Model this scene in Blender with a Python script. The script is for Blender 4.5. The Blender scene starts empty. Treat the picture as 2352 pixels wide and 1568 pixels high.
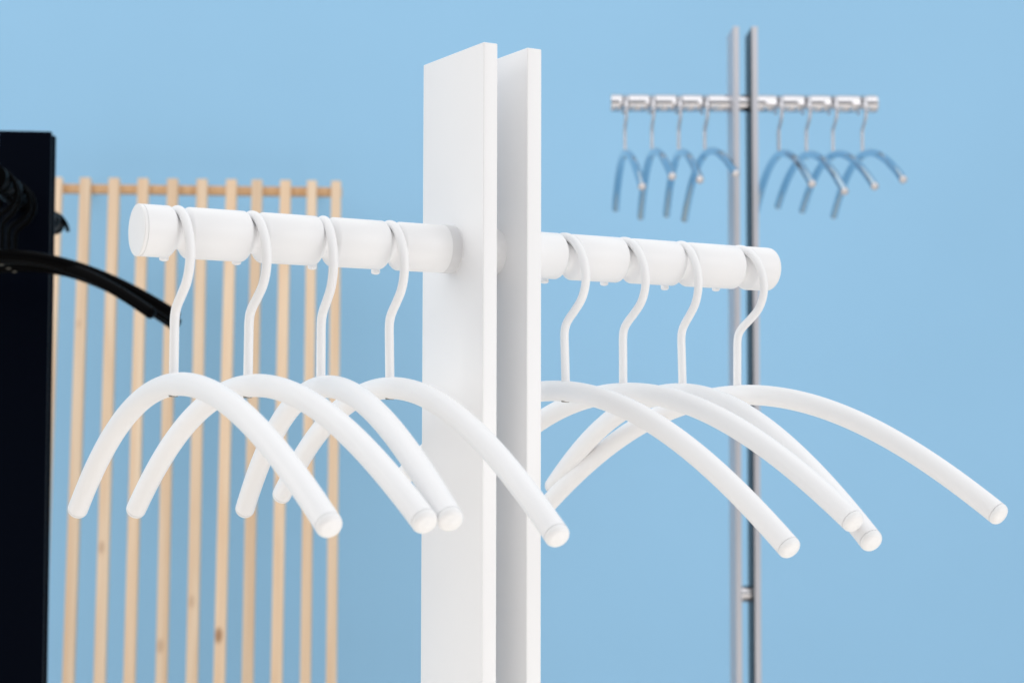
import bpy, bmesh, math
from mathutils import Vector, Matrix
PI = math.pi
U = 0.7                      # metres per modelling unit
CAM_H = 1.25                 # camera height above the floor, metres
F, PITCH, ROLL = 4182.142 / 2352 * 36, 0.0561939, -0.0018769

scn = bpy.context.scene
col = scn.collection

# ------------------------------------------------------------------ helpers
def tag(o, label=None, cat=None, group=None, kind=None):
    if label: o['label'] = label
    if cat: o['category'] = cat
    if group: o['group'] = group
    if kind: o['kind'] = kind
    return o

def empty(name, loc, rot=(0, 0, 0)):
    o = bpy.data.objects.new(name, None); col.objects.link(o)
    o.empty_display_size = 0.05
    o.location = loc; o.rotation_euler = rot
    return o

def link(name, bm, mat, parent=None, smooth=True, angle=40):
    me = bpy.data.meshes.new(name)
    bmesh.ops.recalc_face_normals(bm, faces=bm.faces)
    bm.to_mesh(me); bm.free()
    me.materials.append(mat)
    if smooth:
        for p in me.polygons: p.use_smooth = True
        me.set_sharp_from_angle(angle=math.radians(angle))
    o = bpy.data.objects.new(name, me); col.objects.link(o)
    if parent: o.parent = parent
    return o

def copy_tree(o, parent=None):
    c = o.copy(); col.objects.link(c)
    if parent: c.parent = parent
    for ch in list(o.children): copy_tree(ch, c)
    return c

def box(x0, x1, y0, y1, z0, z1, bev=0.0, seg=3):
    bm = bmesh.new()
    bmesh.ops.create_cube(bm, size=1)
    for v in bm.verts:
        v.co = Vector(((x0 + x1) / 2 + v.co.x * (x1 - x0), (y0 + y1) / 2 + v.co.y * (y1 - y0), (z0 + z1) / 2 + v.co.z * (z1 - z0)))
    if bev:
        bmesh.ops.bevel(bm, geom=list(bm.edges), offset=bev, segments=seg, affect='EDGES', profile=.5)
    return bm

def revolve(prof, n=96, axis='X'):
    """prof: list of (s, r) along the axis; closed where r == 0."""
    bm = bmesh.new(); rings = []
    for s, r in prof:
        if r < 1e-7:
            p = {'X': (s, 0, 0), 'Z': (0, 0, s)}[axis]
            rings.append([bm.verts.new(p)])
        else:
            ring = []
            for k in range(n):
                a = 2 * PI * k / n
                c, d = r * math.cos(a), r * math.sin(a)
                ring.append(bm.verts.new((s, c, d) if axis == 'X' else (c, d, s)))
            rings.append(ring)
    for A, B in zip(rings, rings[1:]):
        if len(A) == 1 and len(B) == 1: continue
        for k in range(n):
            k2 = (k + 1) % n
            if len(A) == 1: bm.faces.new((A[0], B[k], B[k2]))
            elif len(B) == 1: bm.faces.new((A[k], B[0], A[k2]))
            else: bm.faces.new((A[k], B[k], B[k2], A[k2]))
    return bm

def catmull(pts, n=10):
    pts = [Vector(p) for p in pts]
    P = [2 * pts[0] - pts[1]] + pts + [2 * pts[-1] - pts[-2]]
    out = []
    for i in range(1, len(P) - 2):
        for k in range(n):
            t = k / n
            a, b, c, d = P[i - 1], P[i], P[i + 1], P[i + 2]
            out.append(.5 * ((2 * b) + (c - a) * t + (2 * a - 5 * b + 4 * c - d) * t * t + (3 * b - a - 3 * c + d) * t ** 3))
    out.append(P[-2])
    return out

def sweep(path, radii, n=32, cap=True):
    """tube along a path lying roughly in the local YZ plane; radii per point."""
    bm = bmesh.new(); rings = []
    X = Vector((1, 0, 0))
    for i, p in enumerate(path):
        t = (path[min(i + 1, len(path) - 1)] - path[max(i - 1, 0)]).normalized()
        a = (X - t * X.dot(t)).normalized(); b = t.cross(a)
        rings.append([bm.verts.new(p + (a * math.cos(2 * PI * k / n) + b * math.sin(2 * PI * k / n)) * radii[i]) for k in range(n)])
    for A, B in zip(rings, rings[1:]):
        for k in range(n):
            bm.faces.new((A[k], B[k], B[(k + 1) % n], A[(k + 1) % n]))
    if cap:
        bm.faces.new(rings[0]); bm.faces.new(rings[-1])
    return bm

# ------------------------------------------------------------------ materials
def mat(name, color, rough=.5, metal=0.0, bump=0.0, bscale=900, spec=.5, var=0.0, vscale=6, coat=0.0):
    m = bpy.data.materials.new(name); m.use_nodes = True
    nt = m.node_tree; b = nt.nodes['Principled BSDF']
    b.inputs['Base Color'].default_value = (*color, 1)
    b.inputs['Roughness'].default_value = rough
    b.inputs['Metallic'].default_value = metal
    b.inputs['Specular IOR Level'].default_value = spec
    b.inputs['Coat Weight'].default_value = coat
    tc = nt.nodes.new('ShaderNodeTexCoord')
    if var:
        n = nt.nodes.new('ShaderNodeTexNoise'); n.inputs['Scale'].default_value = vscale; n.inputs['Detail'].default_value = 5
        nt.links.new(tc.outputs['Object'], n.inputs['Vector'])
        mr = nt.nodes.new('ShaderNodeMapRange')
        mr.inputs['From Min'].default_value = .3; mr.inputs['From Max'].default_value = .7
        mr.inputs['To Min'].default_value = 1 - var; mr.inputs['To Max'].default_value = 1 + var
        nt.links.new(n.outputs['Fac'], mr.inputs['Value'])
        mx = nt.nodes.new('ShaderNodeMix'); mx.data_type = 'RGBA'; mx.blend_type = 'MULTIPLY'; mx.inputs[0].default_value = 1
        mx.inputs[6].default_value = (*color, 1)
        nt.links.new(mr.outputs['Result'], mx.inputs[7]); nt.links.new(mx.outputs[2], b.inputs['Base Color'])
    if bump:
        n = nt.nodes.new('ShaderNodeTexNoise'); n.inputs['Scale'].default_value = bscale; n.inputs['Detail'].default_value = 3
        nt.links.new(tc.outputs['Object'], n.inputs['Vector'])
        bp = nt.nodes.new('ShaderNodeBump'); bp.inputs['Strength'].default_value = bump; bp.inputs['Distance'].default_value = .0005
        nt.links.new(n.outputs['Fac'], bp.inputs['Height']); nt.links.new(bp.outputs['Normal'], b.inputs['Normal'])
    return m

WHITE = mat('white_powder_coat', (.895, .895, .90), .42, bump=.05, bscale=1500, var=.008, vscale=14)
WHITE_CAP = mat('white_plastic', (.885, .885, .885), .38, bump=.04, bscale=500)
RAIL_RING = mat('grey_white_ring', (.74, .74, .75), .45, bump=.08)
SCREW = mat('dull_steel_screw', (.22, .21, .18), .45, metal=.6)
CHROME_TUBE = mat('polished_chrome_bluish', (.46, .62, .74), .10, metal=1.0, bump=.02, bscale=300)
CHROME = mat('polished_chrome', (.67, .66, .68), .10, metal=1.0, bump=.02, bscale=300)
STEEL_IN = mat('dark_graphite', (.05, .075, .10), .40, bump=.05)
STEEL = mat('satin_steel', (.56, .56, .60), .40, metal=.5, bump=.05, var=.03)
BLACK = mat('black_lacquer', (.0012, .0022, .0055), .45, bump=.05, spec=.02)
BLACK_TUBE = mat('black_rubber', (.0008, .0008, .001), .40, bump=.05, spec=.03)

def wood(name, base, streak, knots=()):
    m = bpy.data.materials.new(name); m.use_nodes = True
    nt = m.node_tree; b = nt.nodes['Principled BSDF']; L = nt.links.new
    b.inputs['Roughness'].default_value = .55
    tc = nt.nodes.new('ShaderNodeTexCoord'); mp = nt.nodes.new('ShaderNodeMapping')
    mp.inputs['Scale'].default_value = (55, 55, 2.2); L(tc.outputs['Object'], mp.inputs['Vector'])
    oi = nt.nodes.new('ShaderNodeObjectInfo')
    ad = nt.nodes.new('ShaderNodeVectorMath'); ad.operation = 'ADD'
    sc = nt.nodes.new('ShaderNodeMath'); sc.operation = 'MULTIPLY'; sc.inputs[1].default_value = 37; L(oi.outputs['Random'], sc.inputs[0])
    L(mp.outputs['Vector'], ad.inputs[0]); L(sc.outputs[0], ad.inputs[1])
    n = nt.nodes.new('ShaderNodeTexNoise'); n.inputs['Scale'].default_value = 1; n.inputs['Detail'].default_value = 6; n.inputs['Distortion'].default_value = .6
    L(ad.outputs[0], n.inputs['Vector'])
    cr = nt.nodes.new('ShaderNodeValToRGB')
    cr.color_ramp.elements[0].position = .32; cr.color_ramp.elements[0].color = (*streak, 1)
    cr.color_ramp.elements[1].position = .66; cr.color_ramp.elements[1].color = (*base, 1)
    L(n.outputs['Fac'], cr.inputs['Fac'])
    hv = nt.nodes.new('ShaderNodeHueSaturation')       # every slat its own tone of the same timber
    mr = nt.nodes.new('ShaderNodeMapRange'); mr.inputs['To Min'].default_value = .90; mr.inputs['To Max'].default_value = 1.06
    L(oi.outputs['Random'], mr.inputs['Value']); L(mr.outputs['Result'], hv.inputs['Value']); L(cr.outputs['Color'], hv.inputs['Color'])
    last = hv.outputs['Color']
    for (x, y, z, r, s) in knots:
        sub = nt.nodes.new('ShaderNodeVectorMath'); sub.operation = 'SUBTRACT'; sub.inputs[1].default_value = (x, y, z)
        ge = nt.nodes.new('ShaderNodeNewGeometry'); L(ge.outputs['Position'], sub.inputs[0])
        mul = nt.nodes.new('ShaderNodeVectorMath'); mul.operation = 'MULTIPLY'; mul.inputs[1].default_value = (1, .5, .5); L(sub.outputs[0], mul.inputs[0])
        ln = nt.nodes.new('ShaderNodeVectorMath'); ln.operation = 'LENGTH'; L(mul.outputs[0], ln.inputs[0])
        r2 = nt.nodes.new('ShaderNodeMapRange'); r2.interpolation_type = 'SMOOTHSTEP'
        r2.inputs['From Min'].default_value = r * .3; r2.inputs['From Max'].default_value = r
        r2.inputs['To Min'].default_value = s * .85; r2.inputs['To Max'].default_value = 0
        L(ln.outputs['Value'], r2.inputs['Value'])
        mx = nt.nodes.new('ShaderNodeMix'); mx.data_type = 'RGBA'; L(r2.outputs['Result'], mx.inputs[0]); L(last, mx.inputs[6]); mx.inputs[7].default_value = (.30, .13, .05, 1)
        last = mx.outputs[2]
    L(last, b.inputs['Base Color'])
    return m

# ------------------------------------------------------------------ place
def P(x, y, z):              # modelling units relative to the camera -> metres in the world
    return Vector((x * U, y * U, CAM_H + z * U))

def unproject(px, py, depth):    # photo coordinates (2352 x 1568) at a known depth, used once to survey the slats
    f = 4182.142; X, Y = px - 1176, 784 - py
    c, s = math.cos(ROLL), math.sin(ROLL)
    a = (X * c + Y * s) / f; b = (-X * s + Y * c) / f
    r = Vector((a, math.cos(PITCH) - b * math.sin(PITCH), math.sin(PITCH) + b * math.cos(PITCH)))
    r *= depth / r.y
    return P(*r)

# ------------------------------------------------------------------ coat stand
R = .025
GROOVES = [-.3165, -.2400, -.1640, -.0900, .1204, .1990, .2745, .3580]
SL, SR = -.357, .400
B1, B2, B3, B4 = -.0169, -.0004, .0348, .0521      # the two boards along the rail
HW = .0665

def rail_profile():
    g = [(-.0105, 0), (-.0092, .0006), (-.0075, .0020), (-.0055, .0046), (-.0038, .0069), (-.0020, .0082), (0, .0086),
         (.0020, .0082), (.0038, .0069), (.0055, .0046), (.0075, .0020), (.0092, .0006), (.0105, 0)]
    pr = [(SL + .004, 0), (SL + .004, R)]
    for s in GROOVES:
        if s > 0 and pr[-1][0] < 0:
            pr += [(B1 - .013, R), (B4 + .002, R)]
        pr += [(s + a, R - d) for a, d in g]
    pr += [(SR - .004, R), (SR - .004, 0)]
    return [(s * U, r * U) for s, r in pr]

def cap_profile(s0, sgn, ln, r, rb, gap=.0007, dome=0.0, neck=.97):
    pr = [(0, 0), (0, r * neck), (gap, r * neck), (gap, r)]
    n = 8
    for k in range(n + 1):
        a = PI / 2 * k / n
        pr.append((ln - rb + rb * math.sin(a), r - rb + rb * math.cos(a)))
    if dome:
        for q in (.75, .5, .25): pr.append((ln + dome * (1 - q * q), (r - rb) * q))
    pr.append((ln + dome, 0))
    return [((s0 + sgn * s) * U, q * U) for s, q in pr]

def coat_stand(name, P0, psi, mats, label, group=None, top=.2062, hw=HW, inner=None):
    body, railm, capm, ringm = mats
    z0 = P0[2]
    root = empty(name, P(P0[0], P0[1], -CAM_H / U), (0, 0, psi))
    hz = CAM_H + z0 * U                      # rail height over the floor
    for a, b in ((B1, B2), (B3, B4)):
        o = link('post_board', box(a * U, b * U, -hw * U, hw * U, .012, hz + top * U, .0009, 3), body, root)
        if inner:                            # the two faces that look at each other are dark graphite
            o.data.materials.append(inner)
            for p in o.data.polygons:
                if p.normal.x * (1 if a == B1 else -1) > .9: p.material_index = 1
    r = link('rail', revolve(rail_profile(), 128), railm, root)
    r.location = (0, 0, hz)
    link('end_cap', revolve(cap_profile(SL + .004, -1, .004, R, .0012), 96), capm, r)
    link('end_cap', revolve(cap_profile(SR - .004, 1, .0050, R, .0046, .0001, 0, .999), 96), capm, r)
    # thin ring on the rail beside the first board, greyer on the white stand
    link('rail_ring', revolve([((B1 - .0122) * U, .020 * U), ((B1 - .0122) * U, .0252 * U), ((B1 - .0008) * U, .0252 * U), ((B1 - .0008) * U, .0240 * U), ((B1) * U, .0240 * U)], 96), ringm, r)
    sp = link('spacer_tube', revolve([(B2 * U, .0235 * U), (B3 * U, .0235 * U)], 64), railm, root)
    sp.location = (0, 0, hz - 1.381 * U)
    link('base_plate', box(-.20, .22, -.20, .20, 0, .012, .002), body, root)
    tag(root, label, 'coat stand', group)
    return root

# ------------------------------------------------------------------ hanger
HOOK = [(.0366, -.0232), (.0363, -.012), (.0318, .0020), (.0225, .0140), (.0110, .0203), (0, .0215), (-.0125, .0178), (-.0245, .0080), (-.0335, -.0065),
        (-.0373, -.0215), (-.0357, -.0360), (-.0287, -.0492), (-.0165, -.0600), (-.0060, -.0680), (.0003, -.0750), (.0028, -.0840), (.0030, -.1000), (.0030, -.1200), (.0030, -.1420)]
WH, BOW, ARM_R, WIRE_R = .3405, .0088, .0112, .0046
ZA, HD = -.1458, .1268
OFF = Vector((0, 0, -.0215))     # origin of a hanger is where its hook rests on the rail

def arm_pt(y):
    q = abs(y) / WH
    z = ZA - HD * (1.075 * q ** 2 - .075 * q ** 4)
    return (Vector((BOW * q * q, y, z)) + OFF) * U

def make_hanger(name, mats):
    wire, tube, cap, scr = mats
    root = empty(name, (0, 0, 0))
    path = [(Vector((0, a, b)) + OFF) * U for a, b in HOOK]
    path = catmull(path, 8)
    rad = [WIRE_R * U] * len(path)
    # rounded wire end
    t = (path[0] - path[1]).normalized(); tip = []
    tr = []
    for k in range(1, 7):
        a = PI / 2 * k / 6
        tip.insert(0, path[0] + t * WIRE_R * U * .45 * math.sin(a)); tr.insert(0, max(WIRE_R * U * math.cos(a), 1e-5))
    link('hook', sweep(tip + path, tr + rad, 28), wire, root)
    N = 72
    apex = arm_pt(0)
    pts = [arm_pt(-WH + .004 + (2 * WH - .008) * k / N) - apex for k in range(N + 1)]
    tb = link('shoulder_tube', sweep(pts, [ARM_R * U] * len(pts), 48), tube, root, angle=60)
    tb.location = apex
    for e, nx in ((0, 1), (-1, -2)):
        c = link('end_cap', revolve(cap_profile(0, 1, .0078, ARM_R, .0058, .0011, .0014, .90), 48, 'Z'), cap, tb)
        d = (pts[e] - pts[nx]).normalized()
        c.location = pts[e]; c.rotation_mode = 'QUATERNION'; c.rotation_quaternion = d.to_track_quat('Z', 'Y')
    s = link('screw', revolve([(-.0006 * U, 0), (-.0006 * U, .0042 * U), (.003 * U, .0052 * U), (.003 * U, 0)], 32, 'Z'), scr, tb)
    s.location = Vector((0, .003, -ARM_R)) * U
    return root

def hang(proto, stand_P0, psi, s, yaw, tilt, label, group, first, swing=0.0):
    o = proto if first else copy_tree(proto)
    ax = Vector((math.cos(psi), math.sin(psi), 0))
    p = Vector(stand_P0) + ax * s + Vector((0, 0, .0215))
    o.location = P(*p)
    o.rotation_euler = (swing, 0, psi - yaw)
    for ch in o.children:
        if ch.name.startswith('shoulder_tube'): ch.rotation_euler = (tilt - swing, 0, 0)
    tag(o, label, 'coat hanger', group)
    return o

# white stand, all in focus
WP, WPSI = (-.0483, 1.8994, .2021), .52871
coat_stand('coat_stand', WP, WPSI, (WHITE, WHITE, WHITE_CAP, RAIL_RING), 'large white coat stand with two parallel boards in the sharp foreground')
YAW = [.0045, -.0229, .134, .0530, -.0900, -.0731, .0890, -.1780]
SWING = [.014, .018, 0, -.045, -.042, -.006, -.048, .010]
TILT = [-.0132, -.0171, -.0216, .0255, .0786, .0091, .0540, -.0100]
DROP = [1, 1, 1, 1, 1, 1, 1.030, 1.026]      # the arms are not all bent quite alike
LW = ['white curved hanger nearest the flat left end cap of the white rail',
      'white curved hanger second from the flat left end of the white rail',
      'narrow looking white hanger turned edge on, third from the left end of the white rail',
      'white hanger just left of the white boards, its arm crossing in front of them',
      'white hanger just right of the white boards, its left half hidden behind them',
      'white hanger second to the right of the white boards, apex just above its neighbours',
      'white hanger second from the right end of the white rail, its tip behind another',
      'white hanger at the far right end of the white rail, long arm reaching right']
w = make_hanger('coat_hanger', (WHITE, WHITE, WHITE_CAP, SCREW))
for i in range(8):
    o = hang(w, WP, WPSI, GROOVES[i], YAW[i], TILT[i], LW[i], 'white hangers on the white rail', i == 0, SWING[i])
    for ch in o.children:
        if ch.name.startswith('shoulder_tube'): ch.scale.z = DROP[i]

# chrome stand behind on the right
CP, CPSI = (.6357, 5.1219, .965), .01276
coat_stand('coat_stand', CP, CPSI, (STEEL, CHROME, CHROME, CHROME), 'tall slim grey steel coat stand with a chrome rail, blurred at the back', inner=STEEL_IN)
CY = [-.0336, -.0391, -.0324, -.0951, -.0735, -.1042, -.1129, -.0836]
CT = [.0436, -.0337, -.0103, -.0547, .0184, .0731, .0335, -.0175]
LC = ['chrome hanger at the left end of the chrome rail, narrowest of its arches',
      'chrome hanger second from the left end of the chrome rail',
      'chrome hanger third from the left end of the chrome rail',
      'chrome hanger just left of the grey steel boards, its right tip in front of them',
      'chrome hanger just right of the grey steel boards',
      'chrome hanger second to the right of the grey steel boards, with the lowest right tip',
      'chrome hanger second from the right end of the chrome rail',
      'chrome hanger at the right end of the chrome rail']
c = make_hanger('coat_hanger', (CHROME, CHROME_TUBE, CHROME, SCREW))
for i in range(8):
    hang(c, CP, CPSI, GROOVES[i], CY[i], CT[i], LC[i], 'chrome hangers on the chrome rail', i == 0)

# black stand at the left edge, its rail running away from the camera
BP, BPSI = (-1.0228, 3.80, .506), math.radians(95.5)
coat_stand('coat_stand', BP, BPSI, (BLACK, BLACK_TUBE, BLACK_TUBE, BLACK_TUBE), 'black coat stand with wide board cut by the left edge of the photo', top=.1460, hw=.0543)
b = make_hanger('coat_hanger', (BLACK_TUBE, BLACK_TUBE, BLACK_TUBE, SCREW))
LB = ['black hanger closest to the camera, its long arm reaching furthest right over the slats',
      'black hanger with the shorter arm ending just under the long one',
      'black hanger second from the front face of the black board, swivelled towards the camera',
      'black hanger directly in front of the black board, closest to it on the rail']
for i, (s, y, t) in enumerate([(-.3165, 0, -.035), (-.2400, .50, -.030), (-.1640, -.36, -.03), (-.0920, .25, -.02)]):
    hang(b, BP, BPSI, s, y, t, LB[i], 'black hangers on the black rail', i == 0)
hk = link('wire_hook', sweep(catmull([(Vector((0, a, z_)) + OFF) * U for a, z_ in HOOK[:10]], 8), [WIRE_R * U] * 73, 24), BLACK_TUBE)
hk.location = P(BP[0] + .358 * math.cos(BPSI), BP[1] + .358 * math.sin(BPSI), BP[2] + .0215); hk.rotation_euler = (0, 0, BPSI)
tag(hk, 'thin black wire hook over the far end of the black rail', 'hook')

# ------------------------------------------------------------------ wooden slatted rack leaning on the wall
DT, DB = 6.35, 6.05
TX = [132, 197.3, 263.3, 330, 397.5, 465, 532.5, 591, 656.4, 717, 772.5]
BX = [88, 157.5, 229.3, 297.5, 371, 441, 504, 568.8, 635.3, 701.8, 761.2]
rack_top = [unproject(TX[i], 409.5 + i * .85, DT) for i in range(11)]
rack_bot = [unproject(BX[i], 1568, DB) for i in range(11)]
def on_slat(i, py):
    t = (py - 410) / (1568 - 410)
    return rack_top[i].lerp(rack_bot[i], t)
kn = []
for i, py, r, s in [(2, 1270, .011, .45), (5, 1389, .011, .35), (6, 1463, .013, .95), (4, 1486, .012, .45), (5, 986, .010, .55), (8, 1120, .009, .3), (1, 760, .009, .25), (9, 900, .008, .3)]:
    q = on_slat(i, py); kn.append((q.x - .003, q.y - .01, q.z, r, s))
PINE = wood('pale_pine', (.83, .65, .47), (.75, .53, .34), kn)
PINE2 = wood('orange_pine', (.74, .49, .28), (.64, .37, .18))
base_c = Vector(((rack_top[0].x + rack_top[10].x) / 2, rack_bot[5].y - .14, 0))
rack = empty('slatted_rack', base_c)
tag(rack, 'pale pine rack of upright slats joined by a top crossbar, leaning on the blue wall', 'wooden rack')
for i in range(11):
    a, bt = rack_top[i], rack_bot[i]
    d = (bt - a).normalized(); foot = a + d * ((a.z - .003) / -d.z)
    L = (foot - a).length
    w_ = .0255 if i < 9 else .0235
    bm = box(-w_ / 2, w_ / 2, -.011, .011, -L, 0, .0014, 2)
    M = Matrix.Identity(3)
    zax = -d; xax = Vector((1, .0, 0)); xax = (xax - zax * xax.dot(zax)).normalized(); yax = zax.cross(xax)
    M = Matrix((xax, yax, zax)).transposed()
    o = link('slat', bm, PINE, rack)
    o.location = a - base_c; o.rotation_euler = M.to_euler()
for t0, nm in ((.0195, 'crossbar'), (.93, 'crossbar')):
    A, B_ = [r_t.lerp(r_b, t0 if nm else 0) for r_t, r_b in ((rack_top[0], rack_bot[0]), (rack_top[10], rack_bot[10]))]
    if t0 > .5:
        A = A + (rack_bot[0] - rack_top[0]) * .35; B_ = B_ + (rack_bot[10] - rack_top[10]) * .35
    A = A + Vector((-.012, .0245, 0)); B_ = B_ + Vector((.012, .0245, 0))
    d = (B_ - A); L = d.length
    bm = box(0, L, -.0125, .0125, -.011, .011, .0015, 2)
    o = link('crossbar', bm, PINE2, rack); o.location = A - base_c
    o.rotation_euler = d.to_track_quat('X', 'Z').to_euler()

for i in (1, 9):                                     # short struts that hold the rack off the wall
    p = rack_top[i].lerp(rack_bot[i], .0195)
    a0 = Vector((p.x, 6.35 * U + .045, p.z)); d0 = Vector((.255 * p.x / p.y, .255, .255 * (p.z - CAM_H) / p.y)) # splayed strut
    bm = box(-.008, .008, 0, .255, -.007, .007, .001, 2)
    for v in bm.verts: v.co.x += d0.x * v.co.y / .255; v.co.z += d0.z * v.co.y / .255
    o = link('wall_strut', bm, PINE2, rack)
    o.location = a0 - base_c
# ------------------------------------------------------------------ setting
WALL = mat('blue_painted_wall', (.348, .632, .895), .85, bump=.25, bscale=60, var=.022, vscale=1.3, spec=.2)
FLOOR = mat('warm_pale_floor', (.82, .74, .66), .5, var=.05, vscale=3)
wy = (6.35 * U) + .30
bm = bmesh.new(); bmesh.ops.create_grid(bm, x_segments=1, y_segments=1, size=1)
for v in bm.verts: v.co = Vector((v.co.x * 6, wy, 2.0 + v.co.y * 2.0))
wl = link('wall', bm, WALL, smooth=False); tag(wl, kind='structure')
bm = bmesh.new(); bmesh.ops.create_grid(bm, x_segments=1, y_segments=1, size=1)
for v in bm.verts: v.co = Vector((v.co.x * 6, v.co.y * 5 + (wy - 5), 0))
fl = link('floor', bm, FLOOR, smooth=False); tag(fl, kind='structure')

# ------------------------------------------------------------------ light: studio softboxes and a soft room
wd = bpy.data.worlds.new('World'); scn.world = wd; wd.use_nodes = True
bg = wd.node_tree.nodes['Background']; bg.inputs[0].default_value = (.97, .98, 1.0, 1); bg.inputs[1].default_value = .68

nt = wd.node_tree; L_ = nt.links.new                 # the unlit part of the studio behind the camera is dimmer than the rest
tcw = nt.nodes.new('ShaderNodeTexCoord'); rotw = nt.nodes.new('ShaderNodeVectorRotate'); rotw.rotation_type = 'Z_AXIS'; rotw.inputs['Angle'].default_value = math.radians(28)
L_(tcw.outputs['Generated'], rotw.inputs['Vector'])
sxyz = nt.nodes.new('ShaderNodeSeparateXYZ'); L_(rotw.outputs[0], sxyz.inputs[0])
m1 = nt.nodes.new('ShaderNodeMapRange'); m1.interpolation_type = 'SMOOTHSTEP'
m1.inputs['From Min'].default_value = .1; m1.inputs['From Max'].default_value = -.75; L_(sxyz.outputs['Y'], m1.inputs['Value'])
ab = nt.nodes.new('ShaderNodeMath'); ab.operation = 'ABSOLUTE'; L_(sxyz.outputs['Z'], ab.inputs[0])
m2 = nt.nodes.new('ShaderNodeMapRange'); m2.interpolation_type = 'SMOOTHSTEP'
m2.inputs['From Min'].default_value = .55; m2.inputs['From Max'].default_value = .1; L_(ab.outputs[0], m2.inputs['Value'])
mm = nt.nodes.new('ShaderNodeMath'); mm.operation = 'MULTIPLY'; L_(m1.outputs[0], mm.inputs[0]); L_(m2.outputs[0], mm.inputs[1])
mw = nt.nodes.new('ShaderNodeMapRange'); mw.inputs['To Min'].default_value = .92; mw.inputs['To Max'].default_value = .26
L_(mm.outputs[0], mw.inputs['Value']); L_(mw.outputs[0], bg.inputs['Strength'])

def area(name, loc, target, sx, sy, power, color=(1, 1, 1)):
    l = bpy.data.lights.new(name, 'AREA'); l.shape = 'RECTANGLE'; l.size = sx; l.size_y = sy; l.energy = power; l.color = color
    o = bpy.data.objects.new(name, l); col.objects.link(o); o.location = loc
    o.rotation_euler = (Vector(target) - Vector(loc)).to_track_quat('-Z', 'Y').to_euler()
    return o
area('softbox_right', (2.9, -.6, 2.4), (.1, 1.6, 1.3), 1.6, 2.0, 21, (1, .99, 1))
area('softbox_left', (-3.0, 1.3, 2.3), (0, 1.5, 1.3), 1.6, 2.0, 22, (1, 1, .99))
area('softbox_top', (0, 1.9, 3.6), (0, 2.0, 0), 6.0, 4.6, 18, (1, 1, 1))
area('wall_wash', (-.5, 2.2, 3.8), (-.5, wy, 1.3), 6.0, .8, 14, (1, 1, 1))

area('low_fill', (.3, .55, .15), (.1, 1.5, 1.3), 2.6, .9, 9, (1, .97, .94))  # added fill light, low and out of view, brightens the undersides
# ------------------------------------------------------------------ camera
cd = bpy.data.cameras.new('Camera'); cam = bpy.data.objects.new('Camera', cd); col.objects.link(cam)
cd.sensor_width = 36; cd.sensor_fit = 'HORIZONTAL'; cd.lens = F; cd.clip_end = 100; cd.clip_start = .05
cam.matrix_world = Matrix.Translation((0, 0, CAM_H)) @ Matrix.Rotation(PI / 2 + PITCH, 4, 'X') @ Matrix.Rotation(-ROLL, 4, 'Z')
cd.dof.use_dof = True; cd.dof.focus_distance = 1.36; cd.dof.aperture_fstop = 10.5
scn.camera = cam
scn.view_settings.view_transform = 'Standard'; scn.view_settings.look = 'None'
scn.view_settings.exposure = 0; scn.view_settings.gamma = 1
scn.view_settings.use_curve_mapping = False
